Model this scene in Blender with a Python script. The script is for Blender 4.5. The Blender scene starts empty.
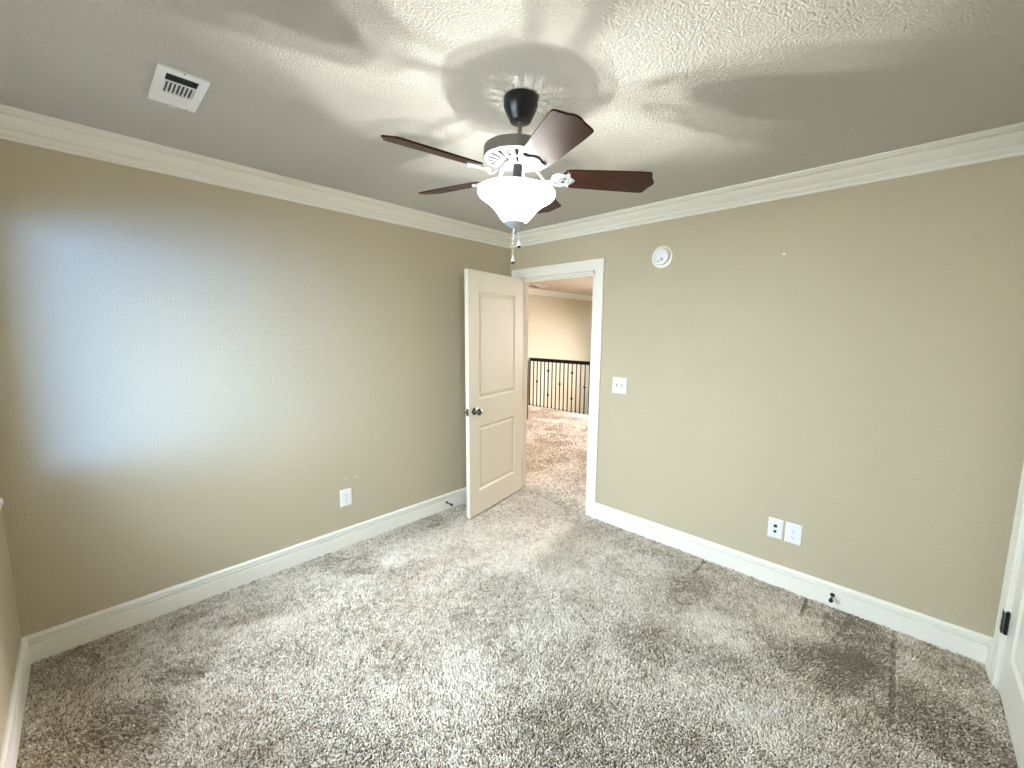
import bpy, bmesh, math, random
import numpy as np
from mathutils import Vector, Matrix

random.seed(7)
rng = np.random.default_rng(11)
SC = bpy.context.scene
COL = SC.collection

# ------------------------------------------------------------------ dimensions
W, L, H = 3.265, 3.226, 2.459        # bedroom: x 0..W, y -L..0, z 0..H ; far corner at the origin
T = 0.115                            # wall thickness
DX0, DX1, DH = 0.125, 0.957, 2.062     # bedroom doorway in wall_right (y = 0 plane)
CX0, CX1 = -0.19, -0.96              # closet doorway in wall_side (x = W plane), along y
WX0, WX1, WZ0, WZ1 = 0.32, 2.05, 0.885, 2.06   # window in wall_back (y = -L plane)
HX, HY = -3.0, 7.0                   # hall extents
HE = 1.7

# ------------------------------------------------------------------ camera
cd = bpy.data.cameras.new('camera')
cam = bpy.data.objects.new('camera', cd)
COL.objects.link(cam)
F_PX, YAW, PITCH, ROLL = 411.489, 0.7664, 0.1262, 0.0101
cd.sensor_fit = 'HORIZONTAL'
cd.sensor_width = 36.0
cd.lens = F_PX / 1024 * 36.0
cd.clip_start = 0.02
fw = Vector((-math.sin(YAW) * math.cos(PITCH), math.cos(YAW) * math.cos(PITCH), -math.sin(PITCH)))
rt = Vector((math.cos(YAW), math.sin(YAW), 0))
up = rt.cross(fw)
r2 = rt * math.cos(ROLL) + up * math.sin(ROLL)
u2 = -rt * math.sin(ROLL) + up * math.cos(ROLL)
m = Matrix((r2, u2, -fw)).transposed().to_4x4()
m.translation = Vector((2.8438, -2.9125, 1.568))
cam.matrix_world = m
SC.camera = cam

# ------------------------------------------------------------------ colour management, world, daylight
SC.view_settings.view_transform = 'Standard'
SC.view_settings.look = 'None'
SC.view_settings.gamma = 1.0
SC.view_settings.use_curve_mapping = False
SC.view_settings.exposure = 0.60
SC.cycles.use_denoising = True
SC.cycles.max_bounces = 10
SC.cycles.diffuse_bounces = 6
SC.cycles.transparent_max_bounces = 12
SC.cycles.sample_clamp_indirect = 6.0

wd = bpy.data.worlds.new('sky')
SC.world = wd
wd.use_nodes = True
nt = wd.node_tree
nt.nodes.clear()
wo = nt.nodes.new('ShaderNodeOutputWorld')
wb = nt.nodes.new('ShaderNodeBackground')
wt = nt.nodes.new('ShaderNodeTexCoord')
ws = nt.nodes.new('ShaderNodeSeparateXYZ')
wr = nt.nodes.new('ShaderNodeValToRGB')
wm = nt.nodes.new('ShaderNodeMath'); wm.operation = 'MULTIPLY_ADD'
wm.inputs[1].default_value = 0.5; wm.inputs[2].default_value = 0.5
nt.links.new(wt.outputs['Generated'], ws.inputs[0])
nt.links.new(ws.outputs['Z'], wm.inputs[0])
nt.links.new(wm.outputs[0], wr.inputs[0])
el = wr.color_ramp.elements
el[0].position = 0.0; el[0].color = (0.20, 0.19, 0.17, 1)
el[1].position = 1.0; el[1].color = (0.35, 0.55, 0.95, 1)
e = wr.color_ramp.elements.new(0.47); e.color = (0.32, 0.32, 0.30, 1)
e = wr.color_ramp.elements.new(0.52); e.color = (0.85, 0.93, 1.0, 1)
e = wr.color_ramp.elements.new(0.68); e.color = (0.55, 0.74, 1.0, 1)
nt.links.new(wr.outputs[0], wb.inputs['Color'])
wb.inputs['Strength'].default_value = 3.0
nt.links.new(wb.outputs[0], wo.inputs[0])


def area(name, loc, direction, sx, sy, power, color, spread=180.0):
    d = bpy.data.lights.new(name, 'AREA')
    d.shape = 'RECTANGLE'
    d.size, d.size_y = sx, sy
    d.energy = power
    d.color = color
    d.spread = math.radians(spread)
    o = bpy.data.objects.new(name, d)
    COL.objects.link(o)
    o.location = loc
    o.rotation_euler = Vector(direction).to_track_quat('-Z', 'Y').to_euler()
    return o


# bright hazy sky low over the horizon outside the bedroom window (comes in slanting towards wall_left)
area('window_daylight', (8.7, -L - 4.3, 1.50), (-0.88, 0.47, -0.006), 5.0, 2.2, 150.0, (0.16, 0.41, 1.0), 60)
area('window_skylight', (1.3, -L - 0.35, 1.85), (0.12, 1.0, -0.48), 1.7, 1.1, 70.0, (0.70, 0.86, 1.0), 112)
# hall light, set outside an unseen window added as its source
area('hall_added_light', (-0.6, HY + 0.25, 2.1), (0.09, -1.0, -0.36), 2.4, 2.4, 740.0, (1.0, 0.89, 0.93), 95)

# ------------------------------------------------------------------ materials


def srgb(r, g, b):
    f = lambda c: (c / 255 / 12.92) if c / 255 <= 0.04045 else ((c / 255 + 0.055) / 1.055) ** 2.4
    return (f(r), f(g), f(b), 1.0)


def mat(name, color, rough=0.6, metal=0.0, spec=0.5, coat=0.0):
    mm = bpy.data.materials.new(name)
    mm.use_nodes = True
    b = mm.node_tree.nodes['Principled BSDF']
    b.inputs['Base Color'].default_value = color
    b.inputs['Roughness'].default_value = rough
    b.inputs['Metallic'].default_value = metal
    b.inputs['Specular IOR Level'].default_value = spec
    b.inputs['Coat Weight'].default_value = coat
    return mm, mm.node_tree, b


def N(t, kind, **kw):
    n = t.nodes.new(kind)
    for k, v in kw.items():
        if k.startswith('i_'):
            n.inputs[k[2:].replace('_', ' ')].default_value = v
        else:
            setattr(n, k, v)
    return n


def bumped(name, color, scale, dist, detail=3, rough=0.75, strength=1.0, var=0.04, spec=0.25, ramp=None):
    mm, t, b = mat(name, color, rough, spec=spec)
    tc = N(t, 'ShaderNodeTexCoord')
    n1 = N(t, 'ShaderNodeTexNoise', i_Scale=scale, i_Detail=detail, i_Roughness=0.55)
    t.links.new(tc.outputs['Object'], n1.inputs['Vector'])
    h = n1.outputs['Fac']
    if ramp:
        cr = N(t, 'ShaderNodeValToRGB')
        cr.color_ramp.elements[0].position = ramp[0]
        cr.color_ramp.elements[1].position = ramp[1]
        t.links.new(h, cr.inputs[0])
        h = cr.outputs['Color']
    bp = N(t, 'ShaderNodeBump', i_Strength=strength, i_Distance=dist)
    t.links.new(h, bp.inputs['Height'])
    t.links.new(bp.outputs[0], b.inputs['Normal'])
    n2 = N(t, 'ShaderNodeTexNoise', i_Scale=2.3, i_Detail=4.0)
    t.links.new(tc.outputs['Object'], n2.inputs['Vector'])
    mx = N(t, 'ShaderNodeMix', data_type='RGBA')
    c = np.array(color[:3])
    mx.inputs['A'].default_value = (*(c * (1 - var)), 1)
    mx.inputs['B'].default_value = (*(c * (1 + var)), 1)
    t.links.new(n2.outputs['Fac'], mx.inputs['Factor'])
    t.links.new(mx.outputs['Result'], b.inputs['Base Color'])
    return mm, t, b, mx, tc


def add_spots(t, b, mx, tc, spots, color):
    """scuffs and filler dabs on a painted wall: (point, radii) in the wall's own coordinates"""
    prev = mx.outputs['Result']
    for p, r in spots:
        mp = N(t, 'ShaderNodeMapping', vector_type='POINT')
        mp.inputs['Scale'].default_value = (1 / r[0], 1 / r[1], 1 / r[2])
        mp.inputs['Location'].default_value = (-p[0] / r[0], -p[1] / r[1], -p[2] / r[2])
        t.links.new(tc.outputs['Object'], mp.inputs['Vector'])
        ln = N(t, 'ShaderNodeVectorMath', operation='LENGTH')
        t.links.new(mp.outputs[0], ln.inputs[0])
        cr = N(t, 'ShaderNodeMapRange')
        cr.inputs['From Min'].default_value = 1.0
        cr.inputs['From Max'].default_value = 0.6
        t.links.new(ln.outputs['Value'], cr.inputs['Value'])
        m2 = N(t, 'ShaderNodeMix', data_type='RGBA')
        t.links.new(cr.outputs[0], m2.inputs['Factor'])
        t.links.new(prev, m2.inputs['A'])
        m2.inputs['B'].default_value = color
        prev = m2.outputs['Result']
    t.links.new(prev, b.inputs['Base Color'])


WALLC = (0.49, 0.43, 0.305, 1)
M = {}
M['wall'], t_, b_, mx_, tc_ = bumped('beige_wall_paint', WALLC, 110, 0.0045, 3, 0.62, 0.9, 0.03)
M['wall_l'], t_, b_, mx_, tc_ = bumped('beige_wall_paint_scuffed', WALLC, 110, 0.0045, 3, 0.62, 0.9, 0.03)
add_spots(t_, b_, mx_, tc_, [((0, -1.678, .501), (.05, .006, .006)), ((0, -1.603, .497), (.05, .010, .005))], (0.75, 0.72, 0.66, 1))
M['wall_r'], t_, b_, mx_, tc_ = bumped('beige_wall_paint_marked', WALLC, 110, 0.0045, 3, 0.62, 0.9, 0.03)
add_spots(t_, b_, mx_, tc_, [((2.256, 0, 2.039), (.013, .05, .005))], (0.9, 0.88, 0.82, 1))
M['hallwall'], *_ = bumped('cream_hall_paint', (0.56, 0.50, 0.345, 1), 95, 0.002, 3, 0.65, 0.6, 0.03)
M['ceil'], *_ = bumped('textured_ceiling_paint', (0.63, 0.605, 0.555, 1), 130, 0.0036, 4, 0.85, 1.0, 0.03, 0.1, (0.38, 0.66))
M['hallceil'], *_ = bumped('tan_hall_ceiling_paint', (0.56, 0.485, 0.37, 1), 130, 0.003, 4, 0.85, 1.0, 0.03, 0.1, (0.38, 0.66))
M['trim'], t_, b_ = mat('white_trim_paint', (0.80, 0.78, 0.70, 1), 0.35)
M['door'], t_, b_ = mat('cream_door_paint', (0.72, 0.685, 0.56, 1), 0.38)
M['plate'], t_, b_ = mat('white_plastic', (0.76, 0.765, 0.765, 1), 0.35)
M['plate_grey'], t_, b_ = mat('pale_grey_plastic', (0.33, 0.33, 0.34, 1), 0.4)
M['dark'], t_, b_ = mat('dark_slot', (0.015, 0.015, 0.015, 1), 0.6)
M['reg_shade'], t_, b_ = mat('register_shade_grey', (0.075, 0.10, 0.115, 1), 0.5)  # dark tone standing in for the shade inside the register
M['enamel'], t_, b_ = mat('white_enamel', (0.85, 0.86, 0.87, 1), 0.4)
M['black'], t_, b_ = mat('black_bronze', (0.012, 0.012, 0.014, 1), 0.28, 0.3, 0.6)
M['iron'], t_, b_ = mat('wrought_iron', (0.006, 0.0055, 0.005, 1), 0.5, 0, 0.2)
M['pewter'], t_, b_ = mat('brushed_pewter', (0.23, 0.22, 0.205, 1), 0.42, 0.75)
M['silver'], t_, b_ = mat('antique_silver', (0.46, 0.49, 0.52, 1), 0.45, 0.5)
M['nickel'], t_, b_ = mat('satin_nickel', (0.15, 0.142, 0.132, 1), 0.30, 1.0)
M['bronze'], t_, b_ = mat('dark_bronze', (0.05, 0.04, 0.035, 1), 0.35, 0.8)
M['cream'], t_, b_ = mat('cream_enamel', (0.85, 0.80, 0.66, 1), 0.3)
M['glasspane'], t_, b_ = mat('window_glass', (1, 1, 1, 1), 0.0)
t_.nodes.remove(b_)
tr = N(t_, 'ShaderNodeBsdfTransparent'); gl = N(t_, 'ShaderNodeBsdfGlossy', i_Roughness=0.02)
ms = N(t_, 'ShaderNodeMixShader')
ms.inputs[0].default_value = 0.06
t_.links.new(tr.outputs[0], ms.inputs[1]); t_.links.new(gl.outputs[0], ms.inputs[2])
t_.links.new(ms.outputs[0], t_.nodes['Material Output'].inputs[0])

# frosted bowl glass lit from inside by the lamp
M['bowl'], t_, b_ = mat('frosted_lamp_glass', (0.9, 0.92, 0.95, 1), 0.3)
b_.inputs['Emission Color'].default_value = (1.0, 0.96, 0.86, 1)
b_.inputs['Emission Strength'].default_value = 6.0
tr = N(t_, 'ShaderNodeBsdfTransparent'); ms = N(t_, 'ShaderNodeMixShader')
ms.inputs[0].default_value = 0.30
t_.links.new(b_.outputs[0], ms.inputs[1]); t_.links.new(tr.outputs[0], ms.inputs[2])
t_.links.new(ms.outputs[0], t_.nodes['Material Output'].inputs[0])

# blade wood
M['blade'], t_, b_ = mat('mahogany_blade', (0.06, 0.02, 0.012, 1), 0.38, 0, 0.2)
tc = N(t_, 'ShaderNodeTexCoord'); mp = N(t_, 'ShaderNodeMapping'); mp.inputs['Scale'].default_value = (3, 45, 45)
n1 = N(t_, 'ShaderNodeTexNoise', i_Scale=3.0, i_Detail=6.0, i_Roughness=0.6)
cr = N(t_, 'ShaderNodeValToRGB')
cr.color_ramp.elements[0].position = 0.3; cr.color_ramp.elements[0].color = (0.012, 0.004, 0.003, 1)
cr.color_ramp.elements[1].position = 0.72; cr.color_ramp.elements[1].color = (0.085, 0.023, 0.011, 1)
t_.links.new(tc.outputs['Object'], mp.inputs['Vector']); t_.links.new(mp.outputs[0], n1.inputs['Vector'])
t_.links.new(n1.outputs['Fac'], cr.inputs[0]); t_.links.new(cr.outputs[0], b_.inputs['Base Color'])


def carpet_mat(name, dark, mid, light):
    mm, t, b = mat(name, mid, 0.95, 0, 0.05)
    b.inputs['Sheen Weight'].default_value = 0.15
    at = N(t, 'ShaderNodeAttribute', attribute_name='tuft')
    cr = N(t, 'ShaderNodeValToRGB')
    els = cr.color_ramp.elements
    els[0].position = 0.0; els[0].color = dark
    els[1].position = 1.0; els[1].color = light
    k = els.new(0.5); k.color = mid
    t.links.new(at.outputs['Fac'], cr.inputs[0])
    t.links.new(cr.outputs[0], b.inputs['Base Color'])
    return mm


M['carpet'] = carpet_mat('shaggy_carpet', (0.27, 0.215, 0.15, 1), (0.62, 0.545, 0.44, 1), (0.85, 0.785, 0.68, 1))
M['backing'], t_, b_ = mat('carpet_backing', (0.20, 0.17, 0.14, 1), 0.95, 0, 0.05)

# ------------------------------------------------------------------ mesh helpers


def obj(name, bm, material=None, parent=None, smooth=False, loc=None, rot=None):
    me = bpy.data.meshes.new(name)
    bmesh.ops.recalc_face_normals(bm, faces=bm.faces)
    bm.to_mesh(me)
    bm.free()
    o = bpy.data.objects.new(name, me)
    COL.objects.link(o)
    if material:
        me.materials.append(material)
    if smooth:
        me.polygons.foreach_set('use_smooth', [True] * len(me.polygons))
        if smooth != 'all':
            me.set_sharp_from_angle(angle=math.radians(35))
    if parent:
        o.parent = parent
    if loc:
        o.location = loc
    if rot:
        o.rotation_euler = rot
    return o


def tag(o, label, cat, group=None, kind=None):
    o['label'] = label
    o['category'] = cat
    if group:
        o['group'] = group
    if kind:
        o['kind'] = kind
    return o


def struct(name, bm, material, label, cat, smooth=False):
    o = obj(name, bm, material, smooth=smooth)
    return tag(o, label, cat, kind='structure')


def empty(name, loc, rot=(0, 0, 0)):
    o = bpy.data.objects.new(name, None)
    COL.objects.link(o)
    o.empty_display_size = 0.05
    o.location = loc
    o.rotation_euler = rot
    return o


def box(bm, x0, x1, y0, y1, z0, z1, bevel=0.0):
    r = bmesh.ops.create_cube(bm, size=1.0)
    vs = r['verts']
    for v in vs:
        v.co = Vector(((x0 + x1) / 2 + v.co.x * (x1 - x0), (y0 + y1) / 2 + v.co.y * (y1 - y0), (z0 + z1) / 2 + v.co.z * (z1 - z0)))
    if bevel:
        es = list({e for v in vs for e in v.link_edges})
        bmesh.ops.bevel(bm, geom=es, offset=bevel, segments=2, profile=0.5, affect='EDGES')
    return vs


def lathe(bm, prof, seg=48, mtx=None, cap0=False, cap1=False):
    """prof: list of (r, z); revolve about z"""
    rings = []
    for r, z in prof:
        if r < 1e-6:
            rings.append([bm.verts.new((0, 0, z))])
        else:
            rings.append([bm.verts.new((r * math.cos(2 * math.pi * k / seg), r * math.sin(2 * math.pi * k / seg), z)) for k in range(seg)])
    new = [v for r in rings for v in r]
    for a, b in zip(rings, rings[1:]):
        for k in range(seg):
            k2 = (k + 1) % seg
            if len(a) == 1 and len(b) == 1:
                continue
            if len(a) == 1:
                bm.faces.new((a[0], b[k], b[k2]))
            elif len(b) == 1:
                bm.faces.new((a[k], b[0], a[k2]))
            else:
                bm.faces.new((a[k], b[k], b[k2], a[k2]))
    if cap0 and len(rings[0]) > 1:
        bm.faces.new(rings[0])
    if cap1 and len(rings[-1]) > 1:
        bm.faces.new(rings[-1])
    if mtx is not None:
        for v in new:
            v.co = mtx @ v.co
    return new


def tube(bm, pts, rad, seg=10, caps=True):
    pts = [Vector(p) for p in pts]
    if not hasattr(rad, '__len__'):
        rad = [rad] * len(pts)
    rings = []
    ref = None
    for i, p in enumerate(pts):
        d = (pts[min(i + 1, len(pts) - 1)] - pts[max(i - 1, 0)]).normalized()
        if ref is None:
            ref = Vector((0, 0, 1)) if abs(d.z) < 0.9 else Vector((1, 0, 0))
        a = d.cross(ref).normalized()
        b = d.cross(a)
        ref = -b if False else ref
        rings.append([bm.verts.new(p + (a * math.cos(2 * math.pi * k / seg) + b * math.sin(2 * math.pi * k / seg)) * rad[i]) for k in range(seg)])
    for a, b in zip(rings, rings[1:]):
        for k in range(seg):
            bm.faces.new((a[k], b[k], b[(k + 1) % seg], a[(k + 1) % seg]))
    if caps:
        bm.faces.new(rings[0][::-1])
        bm.faces.new(rings[-1])


def strip(bm, paths, close_profile=True, cap=True):
    """paths: list of cross-sections (lists of points), consecutive ones get bridged"""
    rs = [[bm.verts.new(p) for p in s] for s in paths]
    n = len(rs[0])
    for a, b in zip(rs, rs[1:]):
        for k in range(n if close_profile else n - 1):
            bm.faces.new((a[k], a[(k + 1) % n], b[(k + 1) % n], b[k]))
    if cap:
        bm.faces.new(rs[0])
        bm.faces.new(rs[-1][::-1])


def plate(bm, outline, th, mtx=None):
    """outline in local xy, extruded from z=0 to z=th"""
    a = [bm.verts.new((x, y, 0)) for x, y in outline]
    b = [bm.verts.new((x, y, th)) for x, y in outline]
    n = len(outline)
    bm.faces.new(a[::-1])
    bm.faces.new(b)
    for k in range(n):
        bm.faces.new((a[k], a[(k + 1) % n], b[(k + 1) % n], b[k]))
    if mtx is not None:
        for v in a + b:
            v.co = mtx @ v.co


def ring_plate(bm, outer, inner, th, mtx=None):
    n = len(outer)
    vs = []
    for z in (0, th):
        vs.append([bm.verts.new((x, y, z)) for x, y in outer])
        vs.append([bm.verts.new((x, y, z)) for x, y in inner])
    o0, i0, o1, i1 = vs
    for k in range(n):
        j = (k + 1) % n
        bm.faces.new((o0[k], o0[j], i0[j], i0[k]))
        bm.faces.new((o1[k], i1[k], i1[j], o1[j]))
        bm.faces.new((o0[k], o1[k], o1[j], o0[j]))
        bm.faces.new((i0[k], i0[j], i1[j], i1[k]))
    if mtx is not None:
        for q in vs:
            for v in q:
                v.co = mtx @ v.co


NB = bmesh.new

# ------------------------------------------------------------------ bedroom shell
bm = NB(); box(bm, -T, 0, -L - T, T, -0.02, H + 0.02)
struct('wall_left', bm, M['wall_l'], 'beige textured bedroom wall with one outlet, left of the open door', 'wall')
bm = NB()
box(bm, 0, DX0, 0, T, -0.02, H + 0.02)
box(bm, DX1, W + T, 0, T, -0.02, H + 0.02)
box(bm, DX0, DX1, 0, T, DH, H + 0.02)
struct('wall_right', bm, M['wall_r'], 'beige textured bedroom wall with the doorway, light switch and smoke detector', 'wall')
bm = NB()
box(bm, 0, WX0, -L - T, -L, -0.02, H + 0.02)
box(bm, WX1, W + T, -L - T, -L, -0.02, H + 0.02)
box(bm, WX0, WX1, -L - T, -L, -0.02, WZ0)
box(bm, WX0, WX1, -L - T, -L, WZ1, H + 0.02)
struct('wall_back', bm, M['wall'], 'beige bedroom wall with the window, at the left edge of view', 'wall')
bm = NB()
box(bm, W, W + T, CX0, 0, -0.02, H + 0.02)
box(bm, W, W + T, -L, CX1, -0.02, H + 0.02)
box(bm, W, W + T, CX1, CX0, DH, H + 0.02)
box(bm, W + T, W + T + .02, CX1 - .1, CX0 + .1, -0.02, H + 0.02)
struct('wall_side', bm, M['wall'], 'beige bedroom wall around the closet door at the right edge', 'wall')
bm = NB(); box(bm, -T, W + T, -L - T, T, H, H + 0.12)
struct('ceiling', bm, M['ceil'], 'pale textured bedroom ceiling carrying the fan and the air register', 'ceiling')
bm = NB(); box(bm, -T, W + T, -L - T, T * .5, -0.15, -0.010)
struct('floor', bm, M['backing'], 'bedroom floor under the shaggy beige carpet', 'floor')

# ------------------------------------------------------------------ hall shell
bm = NB(); box(bm, HX - T, HE, T * .5, 3.78, -0.25, -0.010)
struct('floor', bm, M['backing'], 'hall floor beyond the doorway up to the iron railing', 'floor')
bm = NB(); box(bm, HX - T, HE + T, T, HY + T, H, H + 0.12)
struct('ceiling', bm, M['hallceil'], 'hall ceiling seen through the doorway', 'ceiling')
bm = NB(); box(bm, HX - T, HX, 0, HY + T, -2.8, H + 0.02)
struct('wall_hall', bm, M['hallwall'], 'sunlit cream wall across the stairwell beyond the railing', 'wall')
bm = NB(); box(bm, HX, -T, 0, T, -0.25, H + 0.02)
struct('wall_hall_near', bm, M['hallwall'], 'hall side of the wall left of the doorway', 'wall')
bm = NB(); box(bm, HE, HE + T, T, HY + T, -2.8, H + 0.02)
struct('wall_hall_side', bm, M['hallwall'], 'hall wall to the right beyond the doorway', 'wall')
bm = NB()
hx0, hx1, hz0, hz1 = -2.7, 0.3, 0.2, 2.3
box(bm, HX, hx0, HY, HY + T, -2.8, H + .02); box(bm, hx1, HE, HY, HY + T, -2.8, H + .02)
box(bm, hx0, hx1, HY, HY + T, -2.8, hz0); box(bm, hx0, hx1, HY, HY + T, hz1, H + .02)
struct('wall_hall_far', bm, M['hallwall'], 'unseen hall wall with the added tall stair window', 'wall')
bm = NB(); box(bm, HX, HE, 3.78, HY, -2.8, -2.7)
struct('floor', bm, M['backing'], 'lower stairwell floor beyond the railing', 'floor')

# ------------------------------------------------------------------ crown moulding, one run per wall, mitred
CP = [(0, .104), (.008, .104), (.013, .099), (.013, .090), (.008, .087), (.020, .081), (.030, .074), (.030, .068), (.025, .063), (.045, .054),
      (.062, .041), (.075, .029), (.075, .024), (.070, .020), (.086, .018), (.094, .014), (.094, .010), (.108, .009), (.110, .0), (0, 0)]


def crown(name, a, b, ina, inb, n, label):
    """a,b corner points on the wall line; ina/inb: +1 mitre inwards along the run; n inward normal"""
    a, b, n = Vector(a), Vector(b), Vector(n)
    d = (b - a).normalized()
    secs = []
    for p, s in ((a, ina), (b, -inb)):
        secs.append([p + n * q + d * (q * s) + Vector((0, 0, H - z - .0005)) for q, z in CP])
    bm = NB(); strip(bm, secs)
    return struct(name, bm, M['trim'], label, 'crown moulding', smooth=True)


crown('trim_1', (0, -L, 0), (0, 0, 0), 1, 1, (1, 0, 0), 'white crown moulding along the top of the left wall')
crown('trim_2', (0, 0, 0), (W, 0, 0), 1, 1, (0, -1, 0), 'white crown moulding above the bedroom doorway wall')
crown('trim_3', (W, 0, 0), (W, -L, 0), 1, 1, (-1, 0, 0), 'white crown moulding above the closet door')
crown('trim_4', (W, -L, 0), (0, -L, 0), 1, 1, (0, 1, 0), 'white crown moulding above the bedroom window')
crown('trim_5', (HX, HY, 0), (HX, T, 0), 1, 1, (1, 0, 0), 'white crown moulding high on the cream hall wall')
HALLC = bpy.data.objects['trim_5']

# ------------------------------------------------------------------ baseboards
BP = [(0, -.012), (.018, -.012), (.018, .090), (.0165, .0915), (.0065, .0930), (.0065, .0985), (.0165, .100), (.0170, .107), (.0150, .1085), (.0060, .110), (.0060, .1155),
      (.0140, .117), (.0145, .122), (.0125, .130), (.008, .1345), (.004, .136), (0, .136)]


def base(name, a, b, ina, inb, n, label):
    a, b, n = Vector(a), Vector(b), Vector(n)
    d = (b - a).normalized()
    secs = [[p + n * q + d * (q * s) + Vector((0, 0, z)) for q, z in BP] for p, s in ((a, ina), (b, -inb))]
    bm = NB(); strip(bm, secs)
    return struct(name, bm, M['trim'], label, 'baseboard', smooth=True)


base('baseboard_left', (0, -L, 0), (0, 0, 0), 1, 1, (1, 0, 0), 'white grooved baseboard along the left wall')
base('baseboard_right', (DX1 + .0885, 0, 0), (W, 0, 0), 0, 1, (0, -1, 0), 'white grooved baseboard right of the doorway')
base('baseboard_side', (W, 0, 0), (W, CX0 + .0885, 0), 1, 0, (-1, 0, 0), 'short white baseboard piece beside the closet casing')
base('baseboard_back', (W, -L, 0), (0, -L, 0), 1, 1, (0, 1, 0), 'white baseboard under the window wall')

# ------------------------------------------------------------------ door casings
KP = [(0.004, 0), (0.004, .010), (.010, .013), (.030, .013), (.034, .0105), (.038, .014), (.060, .0155), (.066, .013), (.070, .017), (.083, .018), (.0885, .016), (.0885, 0)]


def casing(name, o, ax, n, w, h, label, left=True):
    """o: lower corner of the opening on the wall face; ax: direction across; n: out of the wall"""
    o, ax, n = Vector(o), Vector(ax), Vector(n)
    Z = Vector((0, 0, 1))
    secs = []
    secs.append([o - ax * u + n * v + Z * -.012 for u, v in KP])
    secs.append([o - ax * u + n * v + Z * (h + u) for u, v in KP])
    secs.append([o + ax * (w + u) + n * v + Z * (h + u) for u, v in KP])
    secs.append([o + ax * (w + u) + n * v + Z * -.012 for u, v in KP])
    bm = NB(); strip(bm, secs)
    return struct(name, bm, M['trim'], label, 'door casing', smooth=True)


c1 = casing('trim_6', (DX0, 0, 0), (1, 0, 0), (0, -1, 0), DX1 - DX0, DH, 'white moulded casing around the open bedroom doorway')
bm = NB()
box(bm, DX0 - .001, DX0 + .016, 0.0, T, -.012, DH); box(bm, DX1 - .016, DX1 + .001, 0.0, T, -.012, DH); box(bm, DX0, DX1, 0.0, T, DH - .016, DH + .001)
box(bm, DX0 + .016, DX0 + .028, .045, .080, -.012, DH - .016); box(bm, DX1 - .028, DX1 - .016, .045, .080, -.012, DH - .016)
box(bm, DX0 + .016, DX1 - .016, .045, .080, DH - .028, DH - .016)
obj('jamb', bm, M['trim'], c1)
bm = NB(); box(bm, DX1 - .0175, DX1 - .015, .012, .040, .88, .95, .0008)
obj('strike_plate', bm, M['nickel'], c1)
ch = casing('trim_7', (DX1, T, 0), (-1, 0, 0), (0, 1, 0), DX1 - DX0, DH, 'white casing on the hall side of the bedroom doorway')
c2 = casing('trim_8', (W, CX0, 0), (0, -1, 0), (-1, 0, 0), CX0 - CX1, DH, 'white moulded casing around the closet door at the right edge')
bm = NB()
box(bm, W - .0005, W + T, CX0 - .004, CX0 + .001, -.012, DH); box(bm, W - .0005, W + T, CX1 - .001, CX1 + .004, -.012, DH); box(bm, W - .0005, W + T, CX1, CX0, DH - .004, DH + .001)
obj('jamb', bm, M['trim'], c2)

# ------------------------------------------------------------------ doors


def door_slab(root, w, h, th, mt, s=.125):
    """slab in local coords: x 0..w from the hinge, y 0..th, z 0..h; moulded two-panel"""
    zs = [0, .205, .765, .995, 1.875, h]
    bm = NB()
    box(bm, 0, s, 0, th, 0, h); box(bm, w - s, w, 0, th, 0, h)
    for a, b in ((0, 1), (2, 3), (4, 5)):
        box(bm, s, w - s, 0, th, zs[a], zs[b])
    bmesh.ops.remove_doubles(bm, verts=bm.verts, dist=1e-5)
    fr = obj('frame', bm, mt, root)
    for a, b in ((1, 2), (3, 4)):
        bm = NB()
        for y0, sg in ((0, 1), (th, -1)):
            loops = []
            for ins, dep in ((0, 0), (.006, .004), (.014, .0085), (.024, .0085), (.036, .0045), (.046, .0035)):
                loops.append([bm.verts.new((x, y0 + sg * dep, z)) for x, z in
                              ((s + ins, zs[a] + ins), (w - s - ins, zs[a] + ins), (w - s - ins, zs[b] - ins), (s + ins, zs[b] - ins))])
            for p, q in zip(loops, loops[1:]):
                for k in range(4):
                    bm.faces.new((p[k], p[(k + 1) % 4], q[(k + 1) % 4], q[k]))
            bm.faces.new(loops[-1])
        obj('panel', bm, mt, root)
    return fr


def knob(root, x, z, y, sg, mt):
    bm = NB()
    M4 = Matrix.Translation((x, y, z)) @ Matrix.Rotation(math.radians(-90 * sg), 4, 'X')
    lathe(bm, [(0, 0), (.031, 0), (.031, .004), (.027, .008), (.014, .011), (.0115, .018), (.0115, .030), (.018, .036), (.026, .043), (.0285, .052), (.026, .060), (.018, .066), (.008, .068), (0, .068)], 32, M4)
    return obj('knob', bm, mt, root, smooth=True)


def hinge(root, x, y, z, mt, h=.09):
    bm = NB()
    lathe(bm, [(0, 0), (.0065, 0), (.0065, h), (0, h)], 14, Matrix.Translation((x, y, z - h / 2)))
    lathe(bm, [(0, h), (.0045, h), (.0055, h + .004), (.003, h + .008), (0, h + .008)], 14, Matrix.Translation((x, y, z - h / 2)))
    return bm


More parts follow.
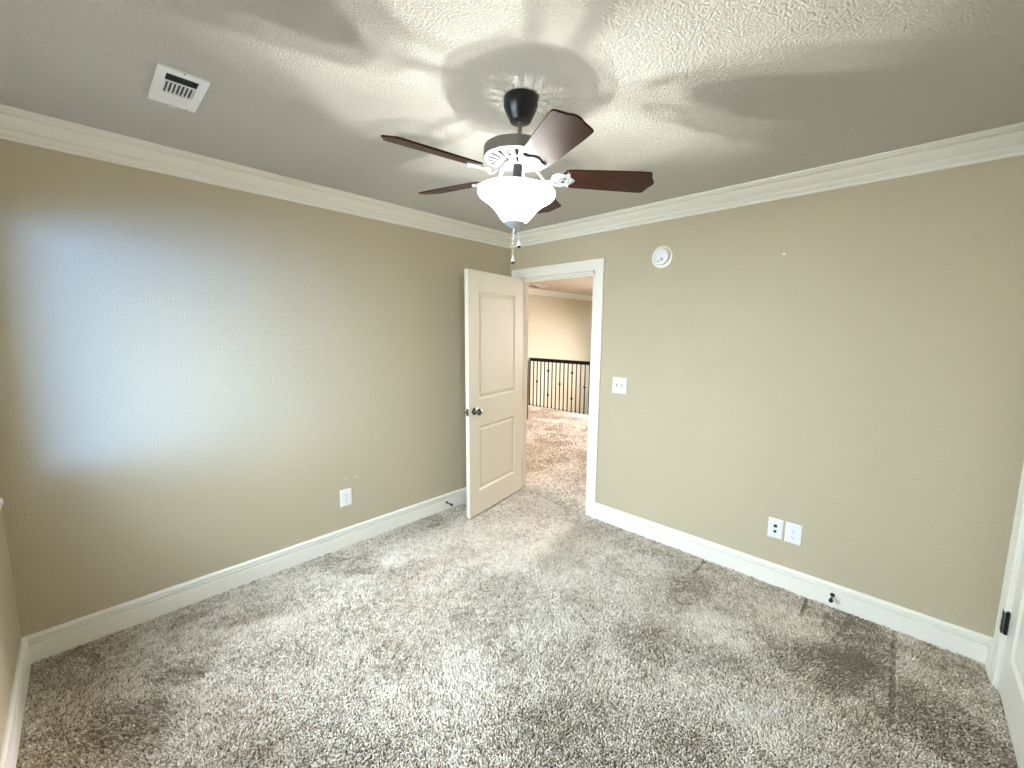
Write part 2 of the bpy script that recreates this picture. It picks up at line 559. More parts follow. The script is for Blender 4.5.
# bedroom door: hinge on the left jamb, standing open about 80 degrees
DW = .80
d1 = empty('door_1', (.152, -.012, .019), (0, math.radians(.5), math.radians(-79.5)))
tag(d1, 'cream two-panel bedroom door standing open into the room', 'door', kind='structure')
door_slab(d1, DW, 2.036, .035, M['door'])
knob(d1, DW - .068, .905, .035, 1, M['nickel'])
knob(d1, DW - .068, .905, 0, -1, M['nickel'])
bm = NB(); box(bm, DW - .0005, DW + .0015, .005, .030, .875, .935, .0006); box(bm, DW, DW + .012, .011, .024, .897, .913, .001)
obj('latch', bm, M['nickel'], d1)
for z in (.22, 1.02, 1.82):
    bm = hinge(d1, -.004, -.004, z, M['nickel'])
    box(bm, -.0015, .0005, 0, .030, z - .045, z + .045)
    obj('hinge', bm, M['nickel'], d1)

# closet door, closed
d2 = empty('door_2', (W + .006, CX0 - .008, .014), (0, 0, math.radians(-90)))
tag(d2, 'white two-panel closet door closed at the right edge', 'door', kind='structure')
CW = CX0 - CX1 - .016
door_slab(d2, CW, 2.025, .035, M['trim'], .115)
for z in (.30, 1.0, 1.78):
    bm = hinge(d2, -.004, -.007, z, M['black'], .10)
    box(bm, -.036, -.003, -.020, -.0175, z - .05, z + .05, .0008)
    for dz in (-.034, .002, .034):
        lathe(bm, [(0, .0), (.004, .0), (.003, .0015), (0, .0015)], 10, Matrix.Translation((-.018, -.020, z + dz)) @ Matrix.Rotation(math.radians(90), 4, 'X'))
    obj('hinge', bm, M['black'], d2)
kb = knob(d2, CW - .065, .905, 0, -1, M['bronze'])

# ------------------------------------------------------------------ window in wall_back
w1 = empty('window_1', ((WX0 + WX1) / 2, -L, WZ0))
tag(w1, 'white framed bedroom window at the left edge, only its sill tip showing', 'window', kind='structure')
wl, wh = (WX1 - WX0) / 2, WZ1 - WZ0
bm = NB()
for a, b, c, d in ((-wl, -wl + .05, 0, wh), (wl - .05, wl, 0, wh), (-wl, wl, 0, .05), (-wl, wl, wh - .05, wh)):
    box(bm, a, b, -T + .01, -T + .07, c, d, .003)
obj('window_frame', bm, M['enamel'], w1)
bm = NB(); box(bm, -wl + .045, wl - .045, -T + .036, -T + .040, .045, wh - .045)
obj('glass', bm, M['glasspane'], w1)
bm = NB(); box(bm, -wl - .05, wl + .05, 0, .036, -.026, .002, .006)
box(bm, -wl + .001, wl - .001, -T + .07, .002, -.026, .002)
box(bm, -wl - .03, wl + .03, 0, .016, -.095, -.026, .003)
obj('window_sill', bm, M['trim'], w1)

# unseen hall window, added as a light source for the hall
w2 = empty('window_2', ((hx0 + hx1) / 2, HY, hz0))
tag(w2, 'tall unseen window added to light the stair hall', 'window', kind='structure')
hl, hh = (hx1 - hx0) / 2, hz1 - hz0
bm = NB()
for a, b, c, d in ((-hl, -hl + .06, 0, hh), (hl - .06, hl, 0, hh), (-hl, hl, 0, .06), (-hl, hl, hh - .06, hh), (-.03, .03, 0, hh)):
    box(bm, a, b, .05, .10, c, d, .003)
obj('window_frame', bm, M['enamel'], w2)
bm = NB(); box(bm, -hl + .05, hl - .05, .073, .077, .05, hh - .05)
obj('glass', bm, M['glasspane'], w2)

# ------------------------------------------------------------------ carpet pile


def vnoise(x, y, s, seed):
    """smooth value noise in 0..1"""
    r = np.random.default_rng(seed)
    g = r.random((256, 256))
    u, v = x * s + 50.0, y * s + 50.0
    i, j = np.floor(u).astype(int), np.floor(v).astype(int)
    fu, fv = u - i, v - j
    fu = fu * fu * (3 - 2 * fu); fv = fv * fv * (3 - 2 * fv)
    i0, i1, j0, j1 = i % 256, (i + 1) % 256, j % 256, (j + 1) % 256
    return (g[i0, j0] * (1 - fu) + g[i1, j0] * fu) * (1 - fv) + (g[i0, j1] * (1 - fu) + g[i1, j1] * fu) * fv


def fbm(x, y, s, seed, o=3):
    t, a, n = 0, 1.0, 0
    for k in range(o):
        t = t + a * vnoise(x, y, s * 2 ** k, seed + k); n += a; a *= .5
    return t / n


# brushed dark / light patches of the pile, shading also put into tuft colour: (x, y, radius x, radius y, rotation deg, amount)
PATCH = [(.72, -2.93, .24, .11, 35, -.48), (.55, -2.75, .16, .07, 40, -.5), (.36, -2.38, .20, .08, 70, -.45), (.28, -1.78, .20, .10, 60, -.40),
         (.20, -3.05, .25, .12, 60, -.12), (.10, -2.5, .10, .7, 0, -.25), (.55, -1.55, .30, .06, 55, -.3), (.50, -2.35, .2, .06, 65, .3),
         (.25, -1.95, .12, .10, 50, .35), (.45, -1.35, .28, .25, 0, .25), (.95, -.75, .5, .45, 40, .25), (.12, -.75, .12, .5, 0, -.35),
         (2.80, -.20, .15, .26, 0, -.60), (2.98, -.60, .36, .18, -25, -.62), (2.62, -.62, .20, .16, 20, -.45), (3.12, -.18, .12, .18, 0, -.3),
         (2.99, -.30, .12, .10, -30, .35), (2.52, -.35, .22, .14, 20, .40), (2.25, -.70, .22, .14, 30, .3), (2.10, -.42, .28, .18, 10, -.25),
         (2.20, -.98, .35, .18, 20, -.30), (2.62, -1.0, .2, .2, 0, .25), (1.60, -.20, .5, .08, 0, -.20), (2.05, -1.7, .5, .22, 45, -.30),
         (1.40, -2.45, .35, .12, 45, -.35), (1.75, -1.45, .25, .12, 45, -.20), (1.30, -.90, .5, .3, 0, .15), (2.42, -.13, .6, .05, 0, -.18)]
# narrow furrows left in the pile by the wall, their shade also in tuft colour: x0, y0, x1, y1
FURROW = [(1.955, -.03, 1.955, -.225), (2.545, -.02, 2.541, -.245), (2.645, -.11, 2.645, -.16), (2.650, -.215, 2.650, -.245), (2.76, -.03, 2.70, -.35), (2.925, -.02, 2.93, -.75)]


def pile(name, xs, ys, label, step_h=.0145, width=.0046, warm=0.0, seed=3):
    r = np.random.default_rng(seed)
    x, y = xs.copy(), ys.copy()
    n = len(x)
    lx = fbm(x, y, 2.6, seed + 10) - .5
    ly = fbm(x, y, 2.6, seed + 30) - .5
    sh = fbm(x, y, 5.0, seed + 50, 3) - .5
    fine = fbm(x, y, 38.0, seed + 80, 2) - .5
    amt = np.zeros(n)
    wob = (fbm(x, y, 7.0, seed + 70) - .5) * .9
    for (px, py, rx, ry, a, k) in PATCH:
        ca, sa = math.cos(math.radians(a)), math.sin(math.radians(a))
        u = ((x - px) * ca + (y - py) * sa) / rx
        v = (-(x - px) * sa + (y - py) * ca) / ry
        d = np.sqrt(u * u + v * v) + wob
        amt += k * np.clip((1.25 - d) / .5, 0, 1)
    fur = np.zeros(n)
    for (ax, ay, bx, by) in FURROW:
        dx, dy = bx - ax, by - ay
        tt = np.clip(((x - ax) * dx + (y - ay) * dy) / (dx * dx + dy * dy), 0, 1)
        d = np.hypot(x - ax - tt * dx, y - ay - tt * dy)
        fur = np.maximum(fur, np.clip((.014 - d) / .006, 0, 1) * (.55 if abs(dx) + abs(dy) > .3 else 1))
    tone = np.clip(.50 + .50 * sh + .55 * fine + .50 * amt + r.normal(0, .21, n) - .45 * fur, 0, 1)  # tuft colour also carries the shading of combed patches and furrows
    # dark patches: pile combed towards the viewer; light ones: combed away
    vx, vy = -.69, .72
    lean_x = lx * 1.6 + vx * amt * .9 + r.normal(0, .38, n)
    lean_y = ly * 1.6 + vy * amt * .9 + r.normal(0, .38, n)
    h = step_h * (1 + r.normal(0, .16, n)) * (1 - .6 * fur)
    w = width * (1 + r.normal(0, .15, n))
    ang = r.random(n) * 2 * math.pi
    V = np.zeros((n, 7, 3), np.float32)
    for k in range(3):
        a = ang + k * 2 * math.pi / 3
        V[:, k, 0] = x + np.cos(a) * w; V[:, k, 1] = y + np.sin(a) * w; V[:, k, 2] = -.0105
        V[:, 3 + k, 0] = x + lean_x * h * .30 + np.cos(a + .5) * w * 1.05
        V[:, 3 + k, 1] = y + lean_y * h * .30 + np.sin(a + .5) * w * 1.05
        V[:, 3 + k, 2] = -.0105 + h * .62
    V[:, 6, 0] = x + lean_x * h * .9; V[:, 6, 1] = y + lean_y * h * .9; V[:, 6, 2] = -.0105 + h * 1.02
    b = (np.arange(n) * 7)[:, None]
    quads = np.array([[0, 1, 4, 3], [1, 2, 5, 4], [2, 0, 3, 5]])
    tris = np.array([[3, 4, 6], [4, 5, 6], [5, 3, 6]])
    Q = (b[:, :, None] + quads[None]).reshape(-1, 4)
    TR = (b[:, :, None] + tris[None]).reshape(-1, 3)
    me = bpy.data.meshes.new(name)
    me.vertices.add(n * 7)
    me.vertices.foreach_set('co', V.reshape(-1))
    me.loops.add(Q.size + TR.size)
    me.loops.foreach_set('vertex_index', np.concatenate([Q.reshape(-1), TR.reshape(-1)]).astype(np.int32))
    me.polygons.add(len(Q) + len(TR))
    me.polygons.foreach_set('loop_start', np.concatenate([np.arange(len(Q)) * 4, Q.size + np.arange(len(TR)) * 3]).astype(np.int32))
    me.update(calc_edges=True)
    at = me.attributes.new('tuft', 'FLOAT', 'POINT')
    at.data.foreach_set('value', np.repeat(tone, 7).astype(np.float32))
    me.materials.append(M['carpet'])
    me.polygons.foreach_set('use_smooth', [True] * len(me.polygons))
    o = bpy.data.objects.new(name, me)
    COL.objects.link(o)
    return tag(o, label, 'carpet', kind='stuff')


def scatter(x0, x1, y0, y1, st, seed):
    r = np.random.default_rng(seed)
    gx, gy = np.meshgrid(np.arange(x0, x1, st), np.arange(y0, y1, st * .87))
    gx = gx + (np.arange(gx.shape[0]) % 2)[:, None] * st * .5
    gx = gx + r.normal(0, st * .27, gx.shape); gy = gy + r.normal(0, st * .27, gy.shape)
    gx, gy = gx.ravel(), gy.ravel()
    k = (gx > x0) & (gx < x1) & (gy > y0) & (gy < y1)
    return gx[k], gy[k]


px, py = scatter(.016, W + .03, -L + .016, -.016, .0070, 5)
k = (px < W - .016) | ((py > CX1 + .006) & (py < CX0 - .006))
px, py = px[k], py[k]
pile('carpet_pile', px, py, 'shaggy beige carpet pile brushed into dark and light patches across the bedroom floor')
px, py = scatter(-3.0, HE, -.012, 3.684, .0120, 6)
# the part of the hall that can be seen through the doorway, with a margin
a0 = np.arctan2(py + 2.9125, px - 2.8438)
lo, hi = math.atan2(2.9125, DX1 - 2.8438 + .5), math.atan2(2.9125, DX0 - 2.8438 - .35)
k = (a0 > lo) & (a0 < hi) & ((py > T) | ((px > DX0 + .02) & (px < DX1 - .02)))
pile('carpet_pile', px[k], py[k], 'pinkish beige carpet pile on the hall floor beyond the doorway', .016, .0080, seed=9)

# ------------------------------------------------------------------ ceiling fan
PZ = .06
fan = empty('ceiling_fan', (1.677, -1.668, H - PZ), (-.0036, .0572, 0))
tag(fan, 'five-blade ceiling fan with mahogany blades, black canopy and lit glass bowl', 'ceiling fan')
bm = NB()
lathe(bm, [(.060, PZ + .001), (.066, PZ - .002), (.066, PZ - .030), (.064, PZ - .038), (.052, PZ - .064), (.043, PZ - .080), (.040, PZ - .086), (.034, PZ - .088), (0, PZ - .088)], 48)
obj('canopy', bm, M['black'], fan, smooth=True, rot=(.0036, -.0572, 0))
bm = NB()
lathe(bm, [(.0085, -.02), (.0085, -.068), (.012, -.072), (.016, -.080), (.018, -.088), (.018, -.105)], 24)
obj('downrod', bm, M['pewter'], fan, smooth=True)
# motor housing: drum, open vents on top and below let the lamplight through
bm = NB()
lathe(bm, [(.090, -.112), (.112, -.114), (.128, -.118), (.135, -.123), (.1365, -.128), (.1365, -.162), (.133, -.164), (.133, -.128), (.110, -.119), (.090, -.117), (.090, -.112)], 64)
lathe(bm, [(.0, -.105), (.030, -.105), (.030, -.112), (.020, -.135), (.0, -.140)], 32)
for k in range(3):
    a = k * math.pi / 1.5
    tube(bm, [(math.cos(a) * .034, math.sin(a) * .034, -.114), (math.cos(a) * .095, math.sin(a) * .095, -.115)], .0022, 6)
obj('motor_housing', bm, M['pewter'], fan, smooth=True)
# slotted lower plate
bm = NB()
NS = 20


def vp(r):  # profile depth of the lower plate
    return -.162 - (1 - ((r - .04) / .0965)) * .020 if r > .04 else -.182


radii = [.0195, .030, .036, .070, .078, .120, .130, .1365]
thk = .0025
seg = NS * 4
lay = []
for off in (0, thk):
    lay.append([[bm.verts.new((r * math.cos(2 * math.pi * k / seg), r * math.sin(2 * math.pi * k / seg), vp(r) + off)) for k in range(seg)] for r in radii])
solid = set()
for i in range(len(radii) - 1):
    for k in range(seg):
        slot = (k % 4 in (0, 1)) and i in (2, 4)
        if not slot:
            solid.add((i, k))
for (i, k) in solid:
    j = (k + 1) % seg
    A, B = lay
    bm.faces.new((A[i][k], A[i][j], A[i + 1][j], A[i + 1][k]))
    bm.faces.new((B[i][k], B[i + 1][k], B[i + 1][j], B[i][j]))
    if (i, (k - 1) % seg) not in solid:
        bm.faces.new((A[i][k], A[i + 1][k], B[i + 1][k], B[i][k]))
    if (i, j) not in solid:
        bm.faces.new((A[i][j], B[i][j], B[i + 1][j], A[i + 1][j]))
obj('vent_plate', bm, M['silver'], fan)
bm = NB()
lathe(bm, [(.019, -.150), (.019, -.228), (.026, -.232), (.026, -.246), (.010, -.250), (.006, -.395), (0, -.395)], 28)
obj('light_fitter', bm, M['black'], fan, smooth=True)
# frosted glass bowl
bm = NB()
bp = [(.143, -.272), (.149, -.273), (.1535, -.279), (.1545, -.288), (.151, -.298), (.142, -.307), (.128, -.316), (.112, -.326), (.097, -.338), (.083, -.352), (.071, -.367), (.060, -.381), (.050, -.392), (.040, -.398)]
inn = [(r - .004, z + .002) for r, z in bp[::-1]]
lathe(bm, bp + inn + [bp[0]], 72)
obj('glass_bowl', bm, M['bowl'], fan, smooth='all')
bm = NB()
lathe(bm, [(0, -.388), (.041, -.394), (.042, -.398), (.038, -.404), (.026, -.412), (.012, -.419), (.006, -.423), (.005, -.428), (.008, -.433), (.008, -.438), (.004, -.443), (.003, -.450), (.0045, -.454), (.002, -.460), (0, -.461)], 32)
obj('finial', bm, M['silver'], fan, smooth=True)


def chain(x, y, z0, z1):
    """hangs plumb below the fan: build in the fan frame, counter-rotated about its top"""
    root = NB()
    n = int((z0 - z1) / .006)
    for i in range(n):
        z = -i * .006
        lathe(root, [(0, z), (.0013, z - .0012), (.0016, z - .0024), (.0013, z - .0036), (.0005, z - .0048), (.0005, z - .006)], 8)
    c = obj('pull_chain', root, M['cream'], fan, smooth='all', loc=(x, y, z0), rot=(.0036, -.0572, 0))
    zb = -(n * .006)
    b2 = NB()
    lathe(b2, [(0, zb + .001), (.0025, zb), (.004, zb - .006), (.0065, zb - .014), (.0078, zb - .020), (.0078, zb - .0215), (0, zb - .0215)], 16)
    f = obj('fob', b2, M['cream'], c, smooth=True)
    b3 = NB()
    lathe(b3, [(.0074, zb - .0213), (.0074, zb - .026), (.005, zb - .029), (0, zb - .029)], 16)
    tp = obj('fob_tip', b3, M['black'], c, smooth=True)
    tp['label'] = 'black fob tip'


chain(.026, -.003, -.402, -.472)
chain(-.017, .009, -.412, -.530)

# blades
PITCH_B = math.radians(14)
BZ = -.225


def blade_outline():
    up_ = []
    # half outline from root to tip for s >= 0
    up_ = [(.178, .032), (.186, .050), (.196, .0560), (.230, .0585), (.350, .0635), (.470, .0680), (.502, .0690), (.510, .0665), (.514, .0600), (.515, .050), (.519, .037),
           (.526, .024), (.533, .014), (.537, .006)]
    lo_ = [(r, -s) for r, s in up_[::-1]]
    root = [(.182, -.018), (.190, -.008), (.190, .008), (.182, .018)]
    return up_ + lo_ + root


def ell(cx, cy, a, b, n=28, ph=0):
    return [(cx + a * math.cos(2 * math.pi * k / n + ph), cy + b * math.sin(2 * math.pi * k / n + ph)) for k in range(n)]


def make_blade():
    bm = NB()
    plate(bm, blade_outline(), .0065)
    bmesh.ops.bevel(bm, geom=[e for e in bm.edges if abs(e.verts[0].co.z - e.verts[1].co.z) < 1e-6], offset=.0015, segments=1, affect='EDGES')
    b = obj('blade', bm, M['blade'], fan)
    im = NB()
    # openwork oval with a scalloped lip under the blade root
    ring_plate(im, ell(.168, 0, .036, .044), ell(.168, 0, .026, .033), .005, Matrix.Translation((0, 0, -.0065)))
    for k, a in enumerate((-52, 0, 52)):
        a = math.radians(a)
        tube(im, [(.135, 0, -.004), (.160 + .010 * math.cos(a), math.sin(a) * .018, -.004), (.168 + .026 * math.cos(a), math.sin(a) * .036, -.004)], .0032, 6)
    tube(im, [(.168, -.038, -.004), (.160, -.014, -.004), (.150, 0, -.004), (.160, .014, -.004), (.168, .038, -.004)], .003, 6)
    lip = [(.190, -.040), (.200, -.047), (.209, -.040), (.205, -.030), (.212, -.020), (.222, -.010), (.226, 0), (.222, .010), (.212, .020), (.205, .030), (.209, .040), (.200, .047), (.190, .040), (.196, .020), (.199, 0), (.196, -.020)]
    plate(im, lip, .0045, Matrix.Translation((0, 0, -.0060)))
    for s in (-.036, 0, .036):
        lathe(im, [(0, -.0095), (.003, -.009), (.0045, -.0065), (.0045, -.005)], 10, Matrix.Translation((.203 + (.010 if s == 0 else 0), s, 0)))
    # curved arm to the motor
    arm = [(.052, 0, .046), (.070, 0, .038), (.090, 0, .012), (.108, 0, -.010), (.122, 0, -.014), (.136, 0, -.006)]
    secs = []
    for i, (x, y, z) in enumerate(arm):
        hw = (.013, .012, .009, .0075, .008, .012)[i]
        secs.append([(x, -hw, z - .003), (x, hw, z - .003), (x, hw * .6, z + .003), (x, -hw * .6, z + .003)])
    strip(im, secs)
    ir = obj('blade_iron', im, M['silver'], b, smooth=True)
    ir['label'] = 'silvery openwork blade bracket'
    return b


proto = make_blade()
for k in range(5):
    a = math.radians(43.1 - 72 * k)
    if k == 0:
        b = proto
    else:
        b = proto.copy(); COL.objects.link(b); b.parent = fan
        for chd in list(proto.children):
            c = chd.copy(); COL.objects.link(c); c.parent = b
    b.location = (0, 0, BZ)
    b.rotation_euler = (Matrix.Rotation(a, 4, 'Z') @ Matrix.Rotation(-PITCH_B, 4, 'X')).to_euler()

# the fan's three small bulbs, standing in the bowl around the rod
ld = bpy.data.lights.new('fan_bulb', 'POINT')
ld.energy = 15
ld.color = (0.97, 0.98, 0.92)
ld.shadow_soft_size = .006
ld.use_nodes = True
lt = ld.node_tree
lf = lt.nodes.new('ShaderNodeLightFalloff')
lf.inputs['Strength'].default_value = 1.0
lt.links.new(lf.outputs['Constant'], lt.nodes['Emission'].inputs['Strength'])
for k in range(3):
    a = math.radians(35 + 120 * k)
    lo = bpy.data.objects.new('fan_bulb', ld)
    COL.objects.link(lo)
    lo.parent = fan
    lo.location = (math.cos(a) * .030, math.sin(a) * .030, -.325)

# ------------------------------------------------------------------ ceiling air register
rg = empty('air_register', (.776, -2.587, H))
tag(rg, 'white rectangular air register on the ceiling near the left wall', 'air vent')
RX, RY = .149, .074
bm = NB()
ox0, ox1, oy0, oy1 = -.124, .114, -.046, .046   # opening
for a, b, c, d in ((-RX, ox0, -RY, RY), (ox1, RX, -RY, RY), (ox0, ox1, -RY, oy0), (ox0, ox1, oy1, RY)):
    box(bm, a, b, c, d, -.0075, -.0005)
bmesh.ops.remove_doubles(bm, verts=bm.verts, dist=1e-5)
obj('face_plate', bm, M['enamel'], rg)
bm = NB()
box(bm, ox0 - .004, ox1 + .004, oy0 - .004, oy1 + .004, -.0012, -.0004)
obj('opening_shade', bm, M['reg_shade'], rg)  # dark sheet in place of the shade behind the louvres
for x0, x1 in ((.0515, .0595), (ox0, -.043)):      # bars between the three louvre banks
    bm = NB(); box(bm, x0, x1, oy0, oy1, -.0082, -.0015)
    obj('louvre_bar', bm, M['enamel'], rg)
for k in range(7):             # long louvres of the near bank, coloured dark for the shade between them
    bm = NB(); x = .063 + k * .0075
    strip(bm, [[(x - .0022, y, -.0020), (x + .0010, y, -.0072), (x + .0016, y, -.0072), (x - .0014, y, -.0020)] for y in (oy0, oy1)])
    obj('louvre', bm, M['reg_shade'], rg)
for k in range(8):             # short louvres of the middle bank
    bm = NB(); y = oy0 + .0045 + k * .0119
    strip(bm, [[(x, y - .0048, -.0080), (x, y + .0022, -.0034), (x, y + .0030, -.0034), (x, y - .0038, -.0086)] for x in (-.043, .0515)])
    box(bm, -.043, -.036, y - .004, y + .004, -.0085, -.0030)
    obj('louvre', bm, M['enamel'], rg)
for k in range(5):             # ribs of the far bank, seen closed
    bm = NB(); x = -.120 + k * .0148
    strip(bm, [[(x, y, -.0078), (x + .012, y, -.0078), (x + .013, y, -.0092), (x + .001, y, -.0086)] for y in (oy0 + .003, oy1 - .003)])
    obj('louvre', bm, M['enamel'], rg)
bm = NB(); box(bm, -.154, -.127, -.007, .004, -.0125, -.0075, .0015)
box(bm, -.150, -.146, -.040, .030, -.0085, -.0072)
obj('damper_lever', bm, M['plate'], rg)
for x, y in ((.146, .0), (-.146, .045)):
    bm = NB(); lathe(bm, [(0, -.0095), (.003, -.009), (.0042, -.0072)], 12, Matrix.Translation((x, y, 0)))
    obj('screw', bm, M['plate_grey'], rg)

# ------------------------------------------------------------------ smoke detector
sd = empty('smoke_detector', (1.514, 0, 2.106), (math.radians(90), 0, 0))    # local +z points out of the wall
tag(sd, 'round white smoke detector high on the wall right of the doorway', 'smoke detector')
bm = NB(); lathe(bm, [(0, 0), (.078, 0), (.078, .005), (.074, .010), (.066, .012), (0, .012)], 56)
obj('mounting_ring', bm, M['cream'], sd, smooth=True)
bm = NB(); lathe(bm, [(.050, .010), (.050, .019), (.059, .020), (.060, .033), (.055, .040), (.044, .043), (0, .045)], 56)
obj('body', bm, M['plate'], sd, smooth=True)
bm = NB(); lathe(bm, [(.0495, .012), (.0497, .0195), (.0540, .0197), (.0540, .012)], 56)
obj('gap_shade', bm, M['dark'], sd)  # dark ring standing in for the shade under the body's rim
bm = NB(); lathe(bm, [(0, .0485), (.008, .0482), (.0095, .044)], 24, Matrix.Translation((.014, -.020, 0)))
obj('test_button', bm, M['plate_grey'], sd, smooth=True)
bm = NB(); lathe(bm, [(0, .0475), (.0025, .047), (.003, .043)], 12, Matrix.Translation((-.008, -.034, 0)))
obj('indicator', bm, M['dark'], sd)
bm = NB()
for k in range(14):
    a = math.radians(150 + k * 10)
    lathe(bm, [(0, .0452), (.0022, .045), (.0022, .042)], 8, Matrix.Translation((math.cos(a) * .038, math.sin(a) * .038, -.001)))
obj('sounder_hole', bm, M['plate_grey'], sd)

# ------------------------------------------------------------------ plates on the walls


def wall_plate(bm, w, h):
    """plate in local x (across), z (up), facing -y"""
    o = [(-w / 2, -h / 2), (w / 2, -h / 2), (w / 2, h / 2), (-w / 2, h / 2)]
    loops = []
    for ins, dep in ((0, 0), (0, .0035), (.004, .0062), (.010, .0068)):
        loops.append([bm.verts.new((x - math.copysign(ins, x), -dep, z - math.copysign(ins, z))) for x, z in o])
    for p, q in zip(loops, loops[1:]):
        for k in range(4):
            bm.faces.new((p[k], p[(k + 1) % 4], q[(k + 1) % 4], q[k]))
    bm.faces.new(loops[-1])


def face_disc(bm, x, z, r, y0, y1, n=16, flat=None):
    pts = ell(0, 0, r, r, n)
    if flat:
        pts = [(a, max(-flat, min(flat, b))) for a, b in pts]
    plate(bm, pts, y0 - y1, Matrix.Translation((x, y1, z)) @ Matrix.Rotation(math.radians(-90), 4, 'X'))


def screws(root, pts):
    for x, z in pts:
        bm = NB()
        face_disc(bm, x, z, .0028, -.0065, -.0078)
        obj('screw', bm, M['plate_grey'], root)


def outlet(name, loc, rz, label, group=None):
    r = empty(name, loc, (0, 0, rz))
    tag(r, label, 'outlet', group)
    bm = NB(); wall_plate(bm, .086, .127)
    obj('cover_plate', bm, M['plate'], r)
    for dz in (.0205, -.0205):
        bm = NB(); face_disc(bm, 0, dz, .0172, -.006, -.0092, 28, .0145)
        rc = obj('receptacle', bm, M['plate'], r)
        bm = NB()
        box(bm, -.0078, -.0056, -.0096, -.0088, dz - .001, dz + .008); box(bm, .0056, .0074, -.0096, -.0088, dz + .000, dz + .007)
        face_disc(bm, 0, dz - .0078, .0026, -.0088, -.0096, 12)
        obj('slot', bm, M['dark'], rc)
    screws(r, [(0, 0)])
    return r


outlet('wall_outlet', (2.438, 0, .362), 0, 'white duplex outlet low on the wall, right of the jack plate')
outlet('wall_outlet', (0, -1.684, .364), math.radians(90), 'white duplex outlet low on the left wall beside the open door')

jk = empty('wall_jack', (2.343, 0, .364))
tag(jk, 'white jack plate with two black ports low on the wall, left of an outlet', 'wall jack')
bm = NB(); wall_plate(bm, .080, .127); obj('cover_plate', bm, M['plate'], jk)
bm = NB(); box(bm, -.009, .009, -.0085, -.006, .008, .027, .0008); obj('data_port', bm, M['dark'], jk)
bm = NB(); lathe(bm, [(0, .0), (.0085, .0), (.0085, .003), (.005, .004), (.005, .010), (0, .010)], 16, Matrix.Translation((0, -.006, -.018)) @ Matrix.Rotation(math.radians(90), 4, 'X'))
obj('coax_port', bm, M['dark'], jk, smooth=True)
screws(jk, [(0, .049), (0, -.049)])

sw = empty('light_switch', (1.220, 0, 1.156))
tag(sw, 'white double light switch plate on the wall right of the doorway', 'light switch')
bm = NB(); wall_plate(bm, .124, .127); obj('cover_plate', bm, M['plate'], sw)
for x, s in ((-.023, 1), (.023, -1)):
    bm = NB(); box(bm, x - .0065, x + .0065, -.0074, -.0060, -.0135, .0135); obj('toggle_slot', bm, M['plate_grey'], sw)
    bm = NB()
    strip(bm, [[(x - .0045, -.006, -.006), (x + .0045, -.006, -.006), (x + .0045, -.006, .006), (x - .0045, -.006, .006)],
               [(x - .0038, -.020, s * .008 - .004), (x + .0038, -.020, s * .008 - .004), (x + .0038, -.020, s * .008 + .003), (x - .0038, -.020, s * .008 + .003)]])
    obj('toggle', bm, M['plate'], sw)
screws(sw, [(-.023, .030), (.023, .030), (-.023, -.030), (.023, -.030)])

# ------------------------------------------------------------------ door stops


def door_stop(loc, rz, label):
    r = empty('door_stop', loc, (0, 0, rz))     # local -y points out of the baseboard
    tag(r, label, 'door stop', 'door stops on the baseboards')
    R90 = Matrix.Rotation(math.radians(90), 4, 'X')
    bm = NB(); lathe(bm, [(0, 0), (.012, 0), (.012, .003), (.008, .006), (.0055, .009), (0, .009)], 20, R90)
    obj('base', bm, M['bronze'], r, smooth=True)
    bm = NB(); lathe(bm, [(.0052, .006), (.0052, .058), (.0070, .062), (.0070, .066)], 16, R90)
    obj('rod', bm, M['bronze'], r, smooth=True)
    bm = NB(); lathe(bm, [(.0070, .064), (.0105, .066), (.0110, .074), (.0090, .080), (0, .081)], 20, R90)
    obj('bumper', bm, M['black'], r, smooth=True)


door_stop((.0152, -.795, .062), math.radians(90), 'dark rod door stop on the left baseboard, behind the open door')
door_stop((2.655, -.0152, .072), 0, 'dark rod door stop on the baseboard below and right of the outlets')

# ------------------------------------------------------------------ stair railing in the hall
RYL = 3.700
rl = empty('railing', (-2.2, RYL, 0))
tag(rl, 'black wrought iron stair railing beyond the doorway', 'railing')
RX0, RX1 = -.78, 3.4
RT = 1.025
bm = NB()
sec = [(-.030, RT - .068), (-.034, RT - .035), (-.026, RT - .010), (-.012, RT), (.012, RT), (.026, RT - .010), (.034, RT - .035), (.030, RT - .068)]
strip(bm, [[(x, y, z) for y, z in sec] for x in (RX0, RX1)])
obj('handrail', bm, M['iron'], rl, smooth=True)
xs = [-2.986 + .1002 * k + 2.2 for k in range(0, 40) if -2.986 + .1002 * k + 2.2 < RX1 - .03]


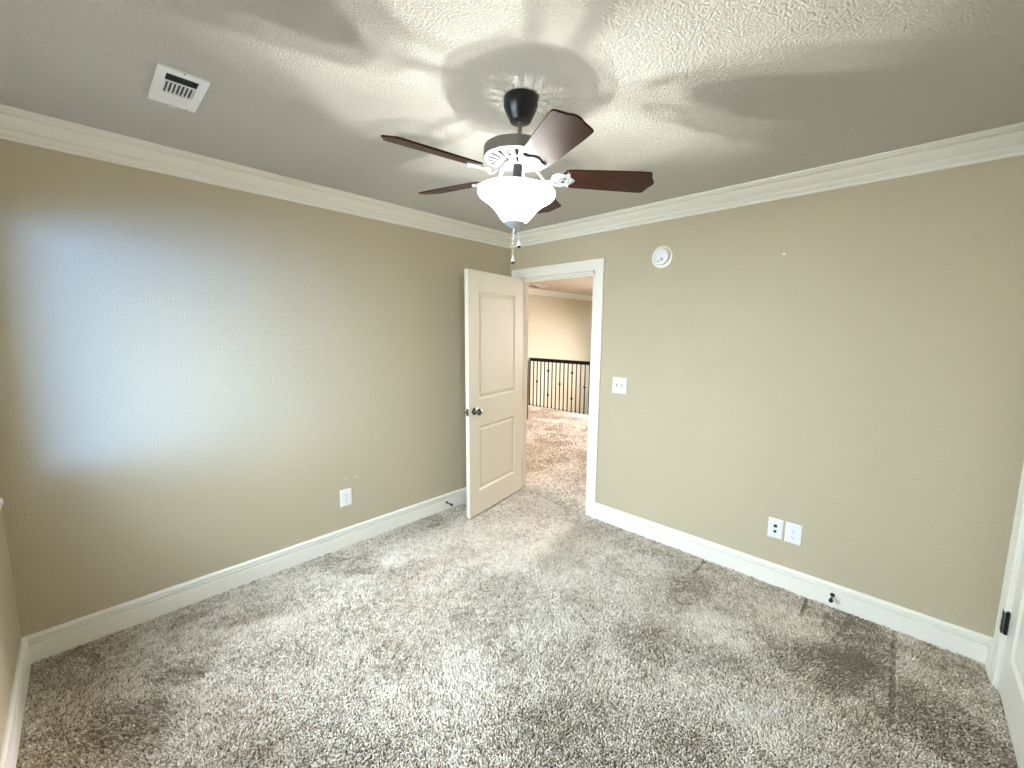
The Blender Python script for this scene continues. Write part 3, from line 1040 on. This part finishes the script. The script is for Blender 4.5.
def baluster_mesh(kn):
    bm = NB()
    box(bm, -.0085, .0085, -.0085, .0085, -.008, RT - .05)
    for z in kn:
        lathe(bm, [(.0075, z - .030), (.013, z - .024), (.024, z - .012), (.027, z), (.024, z + .012), (.013, z + .024), (.0075, z + .030)], 12)
    me_o = obj('baluster', bm, M['iron'], rl)
    b2 = NB()
    box(b2, -.016, .016, -.016, .016, -.009, .024, .003)
    obj('shoe', b2, M['iron'], me_o)
    return me_o


protos = {}
for k, x in enumerate(xs):
    kind = 0
    if k % 3 == 2:
        kind = 1 if ((k - 2) // 3) % 2 == 0 else 2
    if kind not in protos:
        protos[kind] = baluster_mesh({0: [], 1: [.53], 2: [.27, .78]}[kind])
        protos[kind].location = (x, 0, 0)
    else:
        p = protos[kind]
        b = p.copy(); COL.objects.link(b); b.parent = rl; b.location = (x, 0, 0)
        for chd in list(p.children):
            c = chd.copy(); COL.objects.link(c); c.parent = b

# newel post where the stair rail turns, half hidden by the door jamb
nw = empty('newel_post', (-2.045, 2.50, 0))
tag(nw, 'dark newel post at the left edge of the doorway opening', 'newel post')
bm = NB(); box(bm, -.045, .045, -.045, .045, -.009, 1.06, .004); obj('post', bm, M['bronze'], nw)
bm = NB()
box(bm, -.055, .055, -.055, .055, 1.06, 1.085, .004)
lathe(bm, [(.040, 1.085), (.030, 1.100), (0, 1.115)], 24)
obj('post_cap', bm, M['bronze'], nw, smooth=True)

# small vent on the hall ceiling
hv = empty('ceiling_vent', (-2.56, 3.32, H))
tag(hv, 'small pale vent on the hall ceiling above the railing', 'air vent')
bm = NB()
for a, b, c, d in ((-.15, .15, -.20, -.17), (-.15, .15, .17, .20), (-.15, -.12, -.17, .17), (.12, .15, -.17, .17)):
    box(bm, a, b, c, d, -.008, -.0005)
obj('frame', bm, M['enamel'], hv)
for k in range(11):
    bm = NB(); y = -.158 + k * .031
    strip(bm, [[(x, y - .012, -.0075), (x, y + .010, -.0020), (x, y + .011, -.0020), (x, y - .011, -.0080)] for x in (-.12, .12)])
    obj('louvre', bm, M['enamel'], hv)
